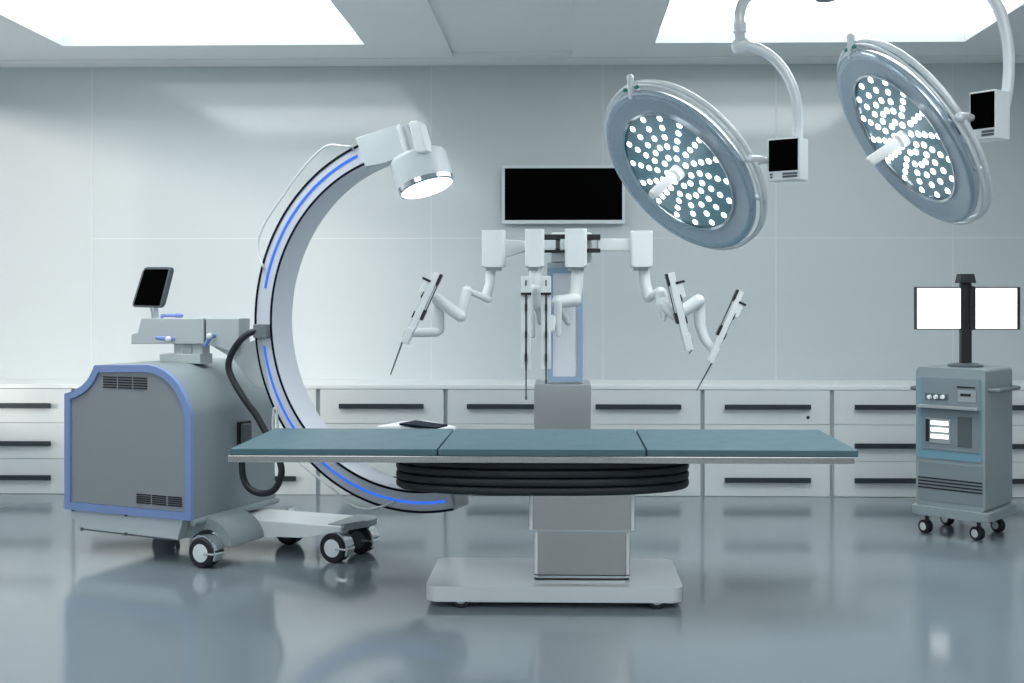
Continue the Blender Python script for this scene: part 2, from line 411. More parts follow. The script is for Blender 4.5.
# base
ba, bb = at(425, 590, 4.86).x - TX, at(683.5, 590, 4.86).x - TX
mb = MB(); r = .045
y0b, y1b = 4.86 - TYc, 5.40 - TYc
pts = arc(bb - r, y1b - r, r, 0, 90, 6) + arc(ba + r, y1b - r, r, 90, 180, 6) + arc(ba + r, y0b + r, r, 180, 270, 6) + arc(bb - r, y0b + r, r, 270, 360, 6)
mb.prism(pts, ZB0, ZB, fn=lambda a, b, d: V((a, b, d)), bev=.004); mb.build('base', 'basem', T, ang=30)
def caster(name, parent, loc, rz, r=.03, w=.022, tyre='rubber', hub='white2', mount_z=None, fork='steel2', twin=True, fender=False):
    """wheel group: tyre mesh with hub and fork sub-meshes, local axis y"""
    mt = Matrix.Translation(loc) @ Matrix.Rotation(rz, 4, 'Z')
    mb = MB()
    R90 = Matrix.Rotation(math.pi / 2, 4, 'X')
    for s_ in ((-1, 1) if twin else (0,)):
        c = s_ * (w * .62)
        h_ = w * .5
        mb.lathe([(r * .6, -h_), (r * .9, -h_), (r, -h_ * .55), (r, h_ * .55), (r * .9, h_), (r * .6, h_), (r * .58, h_ * .9), (r * .58, -h_ * .9)], 32, mx=mt @ Matrix.Translation((0, c, r)) @ R90)
    ty = mb.build(name, tyre, parent)
    mb = MB(); hw = (w * .62 + w * .5) if twin else w * .5
    mb.lathe([(0, -hw * 1.04), (r * .3, -hw * 1.04), (r * .68, -hw * .99), (r * .68, hw * .99), (r * .3, hw * 1.04), (0, hw * 1.04)], 32, mx=mt @ Matrix.Translation((0, 0, r)) @ R90)
    mb.build('hub', hub, ty)
    if mount_z:
        mb = MB()
        mb.tube([mt @ V((r * .35, 0, r * 1.25)), mt @ V((r * .2, 0, mount_z))], r * .3, 12)
        mb.box((-.001, -.0015 * 0 - w * .1, r * .9), (r * .9, w * .1, r * 1.6), 0, mx=mt)
        if fender:
            pr = arc(0, r, r * 1.16, -25, 110, 14); pi_ = arc(0, r, r * 1.06, -25, 110, 14)
            mb.frame_prism(pr, pi_, -hw * .85, hw * .85, closed=False, fn=lambda a, b, d: mt @ V((a, d, b)))
            mb.tube([mt @ V((r * .35, -hw * 1.12, r)), mt @ V((r * 1.15, -hw * 1.0, r))], r * .1, 8)
            mb.tube([mt @ V((r * 1.15, -hw * 1.0, r)), mt @ V((r * 1.12, hw * .8, r * .95))], r * .12, 8)
        mb.build('fork', fork, ty)
    return ty
for ux, dy in ((461, .05), (657, .05), (461, .42), (657, .42)):
    x = at(ux, 605, 4.88).x - TX
    caster('caster', T, (x, y0b + (.038 if dy < .1 else dy), 0), 0, r=.045, w=.024, mount_z=ZB0 + .03, hub='white2')

# ------------------------------------------------------------------ C-arm machine
AC = .40
C = thing('c_arm_machine', 'C-arm imaging machine with grey and blue wheeled console and large blue-lit ring', 'medical scanner', cw(-2.434, 5.93), -AC + TH)
Cinv = (Matrix.Translation(cw(-2.434, 5.93)) @ Matrix.Rotation(-AC + TH, 4, 'Z')).inverted()
def cl(u, v, vv):
    """sight line meets plane local y = vv of the machine"""
    o = Cinv @ V((0, 0, H)); d = Cinv.to_3x3() @ ray(u, v); k_ = (vv - o.y) / d.y
    return o + d * k_
def clx(u, v, uu):
    o = Cinv @ V((0, 0, H)); d = Cinv.to_3x3() @ ray(u, v); k_ = (uu - o.x) / d.x
    return o + d * k_
W_, D_ = .81, .675
outl_px = [(66, 508.6), (66, 393.5), (72, 391.5), (78, 389), (84, 385), (89.5, 379), (93, 372), (96, 365), (120, 365), (150, 365), (158, 367), (166, 371), (173, 376.5), (180, 385), (186, 396), (190, 407), (191.3, 418), (191.3, 521)]
outl = [(cl(a_, b_, 0).x, cl(a_, b_, 0).z) for a_, b_ in outl_px]
outl[0] = (0, .229); outl[-1] = (W_, .229); outl[-2] = (W_, outl[-2][1]); outl[1] = (0, outl[1][1])
mb = MB(); mb.prism(outl, .012, D_, bev=.006); mb.build('console_body', 'body', C, ang=32)
def inset(pts, d):
    n = len(pts); out = []
    area = sum(pts[i][0] * pts[(i + 1) % n][1] - pts[(i + 1) % n][0] * pts[i][1] for i in range(n))
    sg = 1 if area > 0 else -1
    for i in range(n):
        p0, p1, p2 = V(pts[i - 1]), V(pts[i]), V(pts[(i + 1) % n])
        a_ = (p1 - p0).normalized(); b_ = (p2 - p1).normalized()
        na, nb = V((-a_.y, a_.x)) * sg, V((-b_.y, b_.x)) * sg
        m_ = (na + nb); L = m_.length; m_ = m_ / L if L > 1e-6 else na
        k_ = d / max(.35, m_.dot(na)); out.append(tuple(p1 + m_ * k_))
    return out
inn = inset(outl, .036)
MB().frame_prism(outl, inn, -.012, .014).build('blue_frame', 'blue', C, label='blue frame around the console front')
mb = MB(); mb.prism(inset(outl, .038), .0, .013); mb.build('front_panel', 'front', C)
def vents(u0, v0, u1, v1, nm):
    a_ = cl(u0, v0, 0); b_ = cl(u1, v1, 0); mb = MB()
    wid = (b_.x - a_.x); cw_ = wid / 3; hgt = a_.z - b_.z
    for c in range(3):
        for r_ in range(5):
            x = a_.x + c * cw_ ; z = b_.z + r_ * hgt / 5
            mb.box((x + .003, -.004, z), (x + cw_ - .008, .002, z + hgt / 5 * .55))
    return mb.build(nm, 'blackp', C)
a_ = cl(103, 375, 0); b_ = cl(148, 389.5, 0)
vents(103, 375, 148.5, 389.5, 'vent_grille'); vents(136.5, 492.5, 183.5, 507, 'vent_grille')
# skirt
sk = [(.02, .229), (.02, .175), (.085, .125), (.70, .118), (.74, .229)]
mb = MB(); mb.prism(sk, .02, D_ - .04, bev=.008); sko = mb.build('skirt', 'white2', C, ang=30)
mb = MB(); mb.tube([(.09, .018, .127), (.69, .018, .120)], .004, 8); 
for x, z in ((.09, .127), (.38, .125), (.03, .222), (.38, .222)): mb.lathe([(0, -.004), (.009, -.004), (.009, .006), (0, .006)], 12, mx=align((x, .02, z), (0, -1, 0)))
mb.build('trim_bolt', 'greyd', C)
# side rail
mb = MB(); mb.tube([(W_ + .008, -.005, .218), (W_ + .008, D_, .218)], .017, 12, rnd=False); mb.box((W_ - .01, .02, .2), (W_ + .012, D_ - .01, .232), .004); mb.build('side_rail', 'body', C)
# fender over front caster
fp = [(.66, .225), (.66, .12), (.70, .118), (.735, .16)] + arc(.84, .095, .10, 150, 20, 10)[0:0]
fend = [(.60, .215), (.60, .125), (.755, .121)] + arc(.845, .076, .098, 150, 10, 8) + [(.945, .09), (.985, .09), (1.0, .13)] + arc(.84, .075, .158, 10, 88, 10)
# keep outline simple: outer arc then inner arc
fend = [(.62, .228), (.62, .121), (.745, .121)] + arc(.845, .078, .1, 148, 12, 9) + [(.985, .098)] + arc(.835, .07, .158, 12, 90, 10)
mb = MB(); mb.prism(fend, .075, .335, bev=.004); mb.build('wheel_fender', 'body', C, ang=30)
# right beam
ptsb = [(.74, .098), (.90, .098), (1.20, .112), (1.36, .145), (1.44, .152), (1.445, .188), (.74, .182)]
mb = MB(); mb.prism(ptsb, .335, .62, bev=.01, seg=3); mb.build('base_beam', 'white', C, ang=30)
mb = MB(); rz_ = [(1.36, .345), (1.44, .345)] + arc(1.425, .54, .09, -60, 100, 8) + [(1.36, .62)]
mb.prism(rz_, .158, .193, fn=lambda a, b, d: V((a, b, d)), bev=.008, seg=3); mb.build('beam_cap', 'grey', C, ang=30)
# wheels (twin casters)
for (x, y), fe, hb in (((.86, .035), True, 'white'), ((1.39, .375), True, 'white'), ((1.40, .60), True, 'greyd'), ((.93, .64), False, 'greyd'), ((.13, .60), False, 'greyd')):
    mz = .19 if x < 1 else .16
    if (x, y) == (.86, .035): mz = .15
    caster('caster', C, (x, y, 0), 0, r=.074, w=.034, mount_z=mz, fender=fe, hub=hb, fork='chrome')
# connecting slab to rear casters under body
MB().box((.08, .5, .125), (.90, .66, .18), .01).build('cross_beam', 'body', C)
# socket on side
s0 = clx(238, 422, W_); s1_ = clx(246, 455, W_)
MB().box((W_, s0.y - .01, s1_.z), (W_ + .012, s1_.y + .03, s0.z), .003).build('socket_plate', 'blackp', C)
MB().box((W_ + .012, s0.y + .005, s1_.z + .02), (W_ + .05, s0.y + .05, s0.z - .01), .004).build('cable_plug', 'greyd', C)
# ring (C-shaped)
RV = .28                                    # front face plane, local y
RT = .17
rc = None
Rr = .906; 
ctr_cam = cw((412.3 - CX) / F * 5.46, 5.46, H - (321.9 - CY) / F * 5.46)
RC = Cinv @ ctr_cam
RV = RC.y; RIN = Rr * .883
def ang_of(u, v):
    p_ = cl(u, v, RV); return math.degrees(math.atan2(p_.z - RC.z, p_.x - RC.x)) % 360
A_top = ang_of(366, 152) ; A_bot = ang_of(452, 503)
fr = lambda a, b, d: V((a, d, b))
def band(r0, r1, d0, d1, a0, a1, n=90, seg=None):
    return MB().frame_prism(arc(RC.x, RC.z, r1, a0, a1, n), arc(RC.x, RC.z, r0, a0, a1, n), d0, d1, closed=False)
RING = band(RIN, Rr, RV, RV + RT, A_top, A_bot).build('c_ring', 'lav', C, ang=50, label='pale C-shaped gantry ring')
for nm, r_ in (('outer_edge_line', Rr - .006), ('inner_edge_line', RIN + .006)):
    band(r_ - .0045, r_ + .0062, RV - .004, RV + .006, A_top, A_bot).build(nm, 'edge', RING)
rm = (Rr + RIN) / 2 + .004
for (u0, v0, u1, v1) in ((358, 157, 264.5, 288), (264, 346, 445, 498.5)):
    a0, a1 = ang_of(u0, v0), ang_of(u1, v1)
    band(rm - .0065, rm + .0065, RV - .003, RV + .004, a0, a1).build('light_strip', 'led', RING, label='glowing blue light strip')
# clamp
cc = cl(264, 331, RV)
MB().box((cc.x - .043, RV - .035, cc.z - .035), (cc.x + .04, RV - .0, cc.z + .035), .006).build('ring_clamp', 'greyh', C)
# support arm from top block to ring
# hand rails outside the ring
def rail(pts, name, r=.0055, dv=None):
    P_ = [cl(u, v, RV + (d if d is not None else 0)) for u, v, d in pts]
    mb = MB(); mb.tube(smooth_path(P_, 5), r, 10); return mb.build(name, 'tube', C)
rail([(353, 149, 0.0), (351, 147, -.02), (341, 146, -.025), (326, 146.5, -.02), (305, 166, .0), (280, 200, .0), (264, 225, .0), (258, 243, 0.0), (259, 256, -.01), (263, 266, -.02), (264.5, 269, 0)], 'hand_rail')
rail([(278, 428, .0), (276.5, 410, -.02), (275, 408, -.02), (273.5, 412, -.02), (275, 435, -.01), (300, 463, 0), (332, 488, 0), (350, 504, 0), (366, 509, 0), (383, 506, -.02), (393, 502, -.02), (395, 501, 0)], 'hand_rail')
# detector head
DV = RV + RT / 2
hp = [(357.5, 138.5), (385, 130.0), (398, 126.0), (407, 125), (424, 150), (414, 153), (398, 159), (385, 164), (368, 169.5)]
pp = [(cl(a_, b_, RV).x, cl(a_, b_, RV).z) for a_, b_ in hp]
mb = MB(); mb.prism(pp, RV - .025, RV + .07, bev=.012, seg=3); hd = mb.build('detector_mount', 'white2', C, ang=32)
for poly in ([(408.5, 123), (411, 120.8), (416.5, 120.5), (419.5, 123), (427, 150.5), (424, 153), (417.5, 153), (415.5, 151)], [(395.5, 127), (398, 124), (401, 124.5), (409, 152), (404, 154)]):
    q = [(cl(a_, b_, RV - .04).x, cl(a_, b_, RV - .04).z) for a_, b_ in poly]
    mb = MB(); mb.prism(q, RV - .045, RV + .03, bev=.01, seg=3); mb.build('mount_rib', 'white', hd, ang=32)
pt = cl(417.8, 158.5, DV); pb = cl(425.3, 187.5, DV)
axis = (pb - pt).normalized(); axis = (axis + V((.08, -.05, 0))).normalized(); Lc = (pb - pt).length; Rc = .140
mxd = align(pt, axis)
mb = MB(); mb.lathe([(0, -.006), (Rc * .955, -.006), (Rc * .985, .0), (Rc, .012), (Rc, Lc - .018), (Rc * .985, Lc - .012), (0, Lc - .012)], 56, mx=mxd); dh = mb.build('detector_head', 'white2', C)
mb = MB(); mb.lathe([(Rc * .9, Lc - .014), (Rc * 1.0, Lc - .014), (Rc * 1.0, Lc + .006), (Rc * .97, Lc + .01), (Rc * .9, Lc + .01)], 56, mx=mxd); mb.build('chrome_band', 'chrome', dh)
mb = MB(); mb.lathe([(0, Lc + .002), (Rc * .93, Lc + .002), (Rc * .93, Lc + .009), (Rc * .8, Lc + .014), (0, Lc + .016)], 56, mx=mxd); mb.build('light_window', 'glow', dh, label='glowing white round window')
# x-ray source at lower end
p0 = cl(456, 505, DV)
SV = DV + .13
e0 = cl(440, 500, DV)
mb = MB(); q0 = cl(433, 505, SV); q1 = cl(433, 432, SV); mb.tube([q0, q0 + V((0, 0, .02)), V((q0.x, q0.y, q1.z))], [.13, .145, .145], 40); src = mb.build('x_ray_source', 'white2', C)
mb = MB(); mb.box((q0.x - .06, DV - .08, q0.z + .03), (q0.x + .16, SV, q0.z + .12), .01); mb.tube([cl(459, 489, DV - .02), cl(459, 504, DV - .02)], .045, 24); mb.build('source_bracket', 'white2', src)
zt = cl(400, 426, SV).z
tl = cl(376, 427, SV - .02); tr = cl(441, 427, SV - .02); tp = cl(415, 419.5, SV - .02)
zt = tl.z
mb = MB(); mb.prism([(tl.x, zt - .06), (tr.x, zt - .06), (tr.x, zt + .004), (cl(414, 423.5, SV).x, cl(414, 423.5, SV).z), (cl(390, 423.5, SV).x, cl(390, 423.5, SV).z)], SV - .12, SV + .14, bev=.006)
mb.build('collimator', 'white', src)
mb = MB(); a1_ = cl(400, 423.6, SV - .12); b1_ = cl(436, 428.0, SV - .12)
mb.hull([(a1_.x, SV - .125, a1_.z + .002), (b1_.x, SV - .125, b1_.z + .003), (a1_.x, SV - .125, a1_.z - .008), (b1_.x, SV - .125, b1_.z - .004),
         (a1_.x + .02, SV + .0, a1_.z + .006), (b1_.x, SV + .0, b1_.z + .004), (a1_.x + .02, SV + .0, a1_.z - .004), (b1_.x, SV + .0, b1_.z - .004)])
mb.build('collimator_screen', 'edge', src)
# top block on the console
BV = .26
def pz(pts, d0, d1, name, m, bev=.005, ref=BV):
    q = [(cl(a_, b_, ref).x, cl(a_, b_, ref).z) for a_, b_ in pts]
    mb = MB(); mb.prism(q, d0, d1, bev=bev); return mb.build(name, m, C, ang=30)
pz([(133, 334), (138.5, 334), (141, 318.5), (203.5, 318.5), (203.5, 344), (131, 344), (131, 334)], BV, BV + .09, 'control_block', 'block')
pz([(205.5, 318.5), (239, 318.5), (239, 345), (232, 352), (205.5, 344)], BV, BV + .09, 'coupling_block', 'block')
pz([(203, 320), (206, 320), (206, 343), (203, 343)], BV + .01, BV + .08, 'joint_gap', 'blackp', 0)
pz([(206, 344.5), (239, 345), (259, 338), (267, 391), (252, 386), (240, 372), (231, 358)], BV + .02, BV + .09, 'support_arm', 'block')
pz([(171, 343), (200, 343), (200, 358), (171, 358)], BV + .02, BV + .08, 'pedestal', 'block')
pz([(181, 345), (190, 345), (190, 355), (181, 355)], BV + .012, BV + .03, 'pedestal_recess', 'grey', 0)
pz([(160.5, 354), (201.5, 354), (201.5, 364), (160.5, 362)], BV - .01, BV + .09, 'pedestal_foot', 'block')
# levers
for (u0, v0, u1, v1) in ((157, 338, 170, 339), (205, 346, 211, 336)):
    mb = MB(); a_ = cl(u0, v0, BV - .03); b_ = cl(u1, v1, BV - .03)
    mb.tube([a_, b_], [.010, .013], 12, rnd=True); mb.tube([b_, V((b_.x, BV, b_.z))], .009, 10); lv = mb.build('lever', 'lever', C)
    mb = MB(); mb.lathe([(0, .018), (.008, .016), (.014, .006), (.014, -.004), (0, -.004)], 20, mx=align((b_.x, b_.y - .012, b_.z), (0, -1, 0))); mb.build('lever_knob', 'white', lv)
mb = MB(); a_ = cl(162, 315.5, BV + .05); b_ = cl(181, 315.5, BV + .05); mb.tube([a_, b_], .008, 10, rnd=True); mb.tube([b_ - V((.03, 0, 0)), b_], .012, 12, rnd=True); mb.tube([a_, a_ - V((0, 0, .03))], .008, 8); mb.build('lever', 'lever', C)
# tablet
ps = [(cl(a_, b_, BV + .05).x, cl(a_, b_, BV + .05).z) for a_, b_ in ((133, 307), (142, 267), (169.5, 267), (162.5, 308))]
cen = V((sum(p_[0] for p_ in ps) / 4, sum(p_[1] for p_ in ps) / 4))
def rounded(ps, r, n=5):
    out = []; N = len(ps)
    for i in range(N):
        p0, p1, p2 = V(ps[i - 1]), V(ps[i]), V(ps[(i + 1) % N])
        a_ = p1 + (p0 - p1).normalized() * r; b_ = p1 + (p2 - p1).normalized() * r
        for k_ in range(n + 1):
            t_ = k_ / n; out.append(tuple(a_ * (1 - t_) ** 2 + p1 * 2 * t_ * (1 - t_) + b_ * t_ ** 2))
    return out
# a tilted, turned slab: local sheared outline comes from its turn about the vertical and backward tilt
tilt = lambda a, b, d: V((a, BV + .05 + d + (b - cen.y) * .12, b))
mb = MB(); mb.prism(rounded(ps, .022), 0, .03, fn=tilt, bev=.005); tb = mb.build('tablet', 'greyd', C, ang=30)
pin = inset(ps, .012)
mb = MB(); mb.prism(rounded(pin, .010), -.002, .004, fn=tilt); mb.build('tablet_screen', 'black', tb)
mb = MB(); a_ = cl(156, 306, BV + .08); mb.tube([a_, V((a_.x, BV + .08, cl(156, 319, BV + .08).z - .002))], .013, 14); mb.tube([cl(151, 306, BV + .09), cl(153, 318.5, BV + .09)], .006, 8); mb.build('tablet_neck', 'white2', C)
# thick cable
cp = [(257, 331, RV - .02), (248, 334, RV - .04), (239, 342, RV - .06), (231, 355, RV - .06), (228.5, 368, RV - .06), (234, 382, RV - .06), (245, 400, RV - .06), (256, 415, RV - .04), (265, 431, RV - .03), (274, 448, RV - .03), (281, 466, RV - .03), (280.5, 478, RV - .03), (274, 490, RV - .03), (262, 493.5, RV - .03), (250, 489, RV - .03), (243.5, 478, RV - .03), (242, 462, RV - .03), (242, 445, RV - .02)]
mb = MB(); P_ = [cl(u, v, d) for u, v, d in cp]
P_ = [V((max(p_.x, W_ + .03) if p_.z < .75 else p_.x, p_.y, p_.z)) for p_ in P_]
mb.tube(smooth_path(P_, 6), .0165, 14); mb.build('cable', 'rubber', C, label='thick dark cable looping from ring to console side')

# ------------------------------------------------------------------ surgical robot
RY = 6.45
bxm = (at(534, 400, RY).x, at(591, 400, RY).x); Rx = sum(bxm) / 2
R_ = thing('surgical_robot', 'white surgical robot with four jointed arms on a column behind the operating table', 'surgical robot', (Rx, RY, 0))
def rp(u, v, y=RY): p_ = at(u, v, y); return p_ - V((Rx, RY, 0))
zt = rp(562, 384.5).z; hw = (bxm[1] - bxm[0]) / 2
mb = MB(); mb.box((-hw, 0, .12), (hw, .36, zt), .006); mb.build('lower_housing', 'steel2', R_)
mb = MB(); mb.box((-hw + .01, -.02, .06), (hw - .01, .42, .13), .015); mb.build('base', 'white2', R_)
for x in (-hw + .05, hw - .05):
    for y in (.03, .37): caster('caster', R_, (x, y, 0), 0, r=.028, w=.018, mount_z=.07)
x0, x1 = rp(546.5, 300).x, rp(583.5, 300).x; zc0 = zt; zc1_ = rp(560, 262).z
mb = MB(); mb.box((x0, .06, zc0), (x1, .26, zc1_), .006); mb.build('column', 'white2', R_)
xi0, xi1 = rp(547.5, 300).x, rp(583, 300).x
O = [(xi0, rp(0, 381).z), (xi1, rp(0, 381).z), (xi1, rp(0, 268).z), (xi0, rp(0, 268).z)]
I = [(xi0 + .03, O[0][1] + .027), (xi1 - .034, O[0][1] + .027), (xi1 - .034, O[2][1] - .03), (xi0 + .03, O[2][1] - .03)]
MB().frame_prism(O, I, .045, .062).build('blue_trim', 'paleblue', R_, label='pale blue trim round the column panel')
MB().prism(I, .052, .062).build('front_panel', 'pane', R_)
# head with rails
mb = MB(); mb.box((rp(551, 0).x, .05, rp(0, 262).z), (rp(592, 0).x, .25, rp(0, 232.5).z), .012)
mb.build('robot_head', 'white', R_)
for v0, v1 in ((235, 240.5), (249, 253)):
    MB().box((rp(543, 0).x, .0, rp(0, v1).z), (rp(600.5, 0).x, .05, rp(0, v0).z), .002).build('rail', 'blackp', R_)
ARMN = 'arm'
def housing(u0, u1, v0, v1, y, nm='arm'):
    a_, b_ = at(u0, v0, y), at(u1, v1, y); off = V((Rx, RY, 0))
    cx_ = (a_.x + b_.x) / 2 - Rx; w_ = (b_.x - a_.x) / 2; y_ = y - RY
    pts = rounded([(cx_ - w_, y_), (cx_ + w_, y_), (cx_ + w_, y_ + .14), (cx_ - w_, y_ + .14)], .02)
    mb = MB(); mb.prism(pts, b_.z, a_.z, fn=lambda a, b, d: V((a, b, d)), bev=.012, seg=3)
    o = mb.build('arm', 'white', R_, ang=30)
    mb = MB(); mb.lathe([(.0, -.02), (w_ * .72, -.02), (w_ * .72, 0.004), (0, .004)], 28, mx=Matrix.Translation((cx_, y_ + .07, b_.z))); mb.build('joint_collar', 'block', o)
    return o
def link(arm, pts, r, name='link', m='white'):
    """pts: (u,v,y)"""
    P_ = [rp(u, v, y) for u, v, y in pts]
    mb = MB(); mb.tube(P_, r, 18, rnd=True); return mb.build(name, m, arm, ang=60)
def flat(arm, pts, r, k=.45, name='link', m='white'):
    P_ = [rp(u, v, y) for u, v, y in pts]; mb = MB(); mb.tube(P_, r, 18, rnd=True)
    return mb.build(name, m, arm, ang=60)
def boom(arm, u0, u1, v0, v1, v2, v3, y, m='white'):
    mb = MB(); a_ = [rp(u0, v0, y), rp(u1, v2, y), rp(u1, v3, y), rp(u0, v1, y)]
    mb.prism([(p_.x, p_.z) for p_ in a_], y - RY, y - RY + .07, bev=.008); return mb.build('boom', m, arm, ang=30)
def instrument(arm, top, bot, tip, y, side, w=.042, dark_top=True):
    """slide rail from top to bot (pixels), thin shaft on to tip; side = where the black slide sits"""
    a_, b_, c_ = rp(*top, y), rp(*bot, y), rp(*tip, y)
    ax = (a_ - b_).normalized(); sx = ax.cross(V((0, 1, 0))).normalized() * side; dd = V((0, 1, 0)); L = (a_ - b_).length
    def bx(l0, l1, s0, s1, d0, d1, bev=0.0, mbx=None):
        m_ = Matrix((sx, dd, ax)).transposed().to_4x4(); m_.translation = b_
        mbx.box((min(s0, s1), d0, l0), (max(s0, s1), d1, l1), bev, mx=m_)
    mb = MB(); bx(0, L, -w / 2, w * .28, 0, .05, .004, mb); bx(0, L * .22, -w * .62, w * .25, -.008, .05, .006, mb); ins = mb.build('instrument', 'white', arm, ang=30)
    mb = MB(); bx(L * .42, L * .98, w * .28, w * .52, .005, .04, .002, mb); bx(L * .86, L, w * .24, w * .55, -.004, .045, .002, mb); bx(L * .36, L * .5, w * .25, w * .6, -.002, .045, .002, mb); mb.build('slide', 'blackp', ins)
    mb = MB(); bx(L * .5, L * .84, w * .33, w * .45, -.0, .006, 0, mb); mb.build('slide_groove', 'white2', ins)
    for t0 in (.06, .34, .62):
        mb = MB(); bx(L * t0, L * (t0 + .09), -w * .66, -w * .5, .0, .03, .001, mb); mb.build('latch', 'blackp', ins)
    mb = MB(); bx(L * .66, L * .86, -w * 1.1, -w * .45, .0, .045, .006, mb); cr = mb.build('carriage', 'white', ins, ang=30)
    mb = MB(); bx(L * .845, L * .875, -w * 1.35, -w * .35, -.004, .03, .002, mb); mb.build('carriage_clip', 'blackp', cr)
    mb = MB(); q_ = b_ - sx * w * .45 + V((0, .02, 0)); mb.tube([q_ + ax * L * .85, q_ * 1.0, c_ + V((0, .02, 0))], [.006, .005, .0035], 8); mb.build('shaft', 'greyd', ins)
    return ins
Y1 = 6.30
# arm 1 (left)
A1 = housing(481.5, 504.5, 230, 267, 6.42)
boom(A1, 500, 530, 239, 259, 241, 250, 6.50)
link(A1, [(491, 268, 6.49), (490, 284, 6.49), (486.5, 296, 6.48)], [.028, .028, .03], 'link')
link(A1, [(488, 299, 6.47), (466.5, 290, 6.42)], [.022, .014], 'link')
link(A1, [(467, 291, 6.40), (461, 316, 6.38)], [.030, .026], 'link')
link(A1, [(460.5, 316, 6.36), (437, 299, 6.36)], [.034, .034], 'link')
link(A1, [(438, 303, 6.40), (438.5, 329, 6.40)], [.034, .034], 'link')
link(A1, [(437, 332, 6.38), (413, 333, 6.36)], [.026, .024], 'link')
instrument(A1, (438, 273), (405.5, 344), (390, 375), 6.27, -1, w=.05)
# arm 2
A2 = housing(525, 544, 229, 267, 6.30)
boom(A2, 536, 556, 240, 250, 240, 250, 6.43)
link(A2, [(535.5, 268, 6.37), (535.5, 292, 6.37)], [.036, .038])
link(A2, [(535, 290, 6.36), (537, 305, 6.38)], [.040, .034])
link(A2, [(537, 298, 6.39), (540, 322, 6.41)], [.022, .018], 'link', 'white2')
link(A2, [(532, 300, 6.36), (533, 336, 6.36)], [.016, .012])
def vinst(arm, uc, v0, v1, vt, y):
    a_, b_, c_ = rp(uc, v0, y), rp(uc, v1, y), rp(uc, vt, y); w = .027; d = y - RY
    mb = MB()
    mb.box((a_.x - w, d, rp(uc, 294, y).z), (a_.x + w, d + .05, a_.z), .005)
    mb.box((a_.x - w, d + .006, b_.z), (a_.x - w * .22, d + .045, rp(uc, 293, y).z), .003); mb.box((a_.x + w * .22, d + .006, b_.z), (a_.x + w, d + .045, rp(uc, 293, y).z), .003)
    mb.box((a_.x - w * .4, d + .014, b_.z), (a_.x + w * .4, d + .045, rp(uc, 293, y).z))
    ins = mb.build('instrument', 'white', arm, ang=30)
    mb = MB(); mb.box((a_.x - w * 1.05, d - .012, rp(uc, 295, y).z), (a_.x + w * 1.05, d + .02, rp(uc, 292.5, y).z), .002); mb.build('cross_bar', 'blackp', ins)
    mb = MB(); mb.box((a_.x - .003, d - .003, rp(uc, 286, y).z), (a_.x + .003, d, rp(uc, 280, y).z)); mb.build('slot', 'blackp', ins)
    for va, vb in ((304, 311), (331, 338), (354, 361)):
        mb = MB(); mb.box((a_.x - .0045, d - .002, rp(uc, vb, y).z), (a_.x + .0045, d + .03, rp(uc, va, y).z)); mb.build('latch', 'blackp', ins)
    mb = MB(); q_ = V((a_.x, d + .012, 0)); mb.tube([q_ + V((0, 0, rp(uc, 294, y).z)), q_ + V((0, 0, c_.z))], .0042, 8); mb.tube([q_ + V((0, 0, rp(uc, vt - 4, y).z)), q_ + V((0, 0, c_.z))], .006, 8); mb.build('shaft', 'greyd', ins)
vinst(A2, 526, 276, 369, 400, 6.22)
# arm 3
A3 = housing(565, 587, 228.5, 267, 6.32)
link(A3, [(577.5, 268, 6.39), (577, 285, 6.39), (575, 299, 6.38)], [.033, .034, .034])
link(A3, [(575, 300, 6.34), (558, 302, 6.32)], [.036, .038])
link(A3, [(558, 304, 6.33), (568, 322, 6.35)], [.030, .020], 'link', 'white2')
link(A3, [(558, 302, 6.30), (558.5, 335, 6.30)], [.024, .014])
link(A3, [(553, 318, 6.3), (552, 330, 6.28)], [.02, .016])
vinst(A3, 546, 276, 369, 384, 6.24)
boom(A3, 560, 580, 239, 250, 239, 250, 6.42)
# arm 4
A4 = housing(631, 653, 230.5, 267, 6.42)
boom(A4, 597, 634, 238.5, 251, 238.5, 251, 6.48)
link(A4, [(644, 268, 6.49), (645, 282, 6.49), (648.5, 297, 6.48)], [.031, .031, .032])
link(A4, [(649, 297, 6.47), (660, 292, 6.42)], [.022, .028])
link(A4, [(661, 293, 6.40), (662.5, 305, 6.40)], [.034, .034])
link(A4, [(663, 304, 6.38), (664, 320, 6.36)], [.040, .012])
link(A4, [(665, 306, 6.36), (676, 316, 6.34)], [.034, .030])
link(A4, [(682, 312, 6.38), (698, 301, 6.38)], [.034, .038])
link(A4, [(699, 303, 6.42), (700, 325, 6.42), (704, 338, 6.40), (714, 352, 6.38)], [.034, .032, .028, .022])
instrument(A4, (670, 273), (688.5, 351), (689.5, 354), 6.27, 1, w=.05)
instrument(A4, (741, 291), (709, 362), (697, 391), 6.27, 1, w=.042)

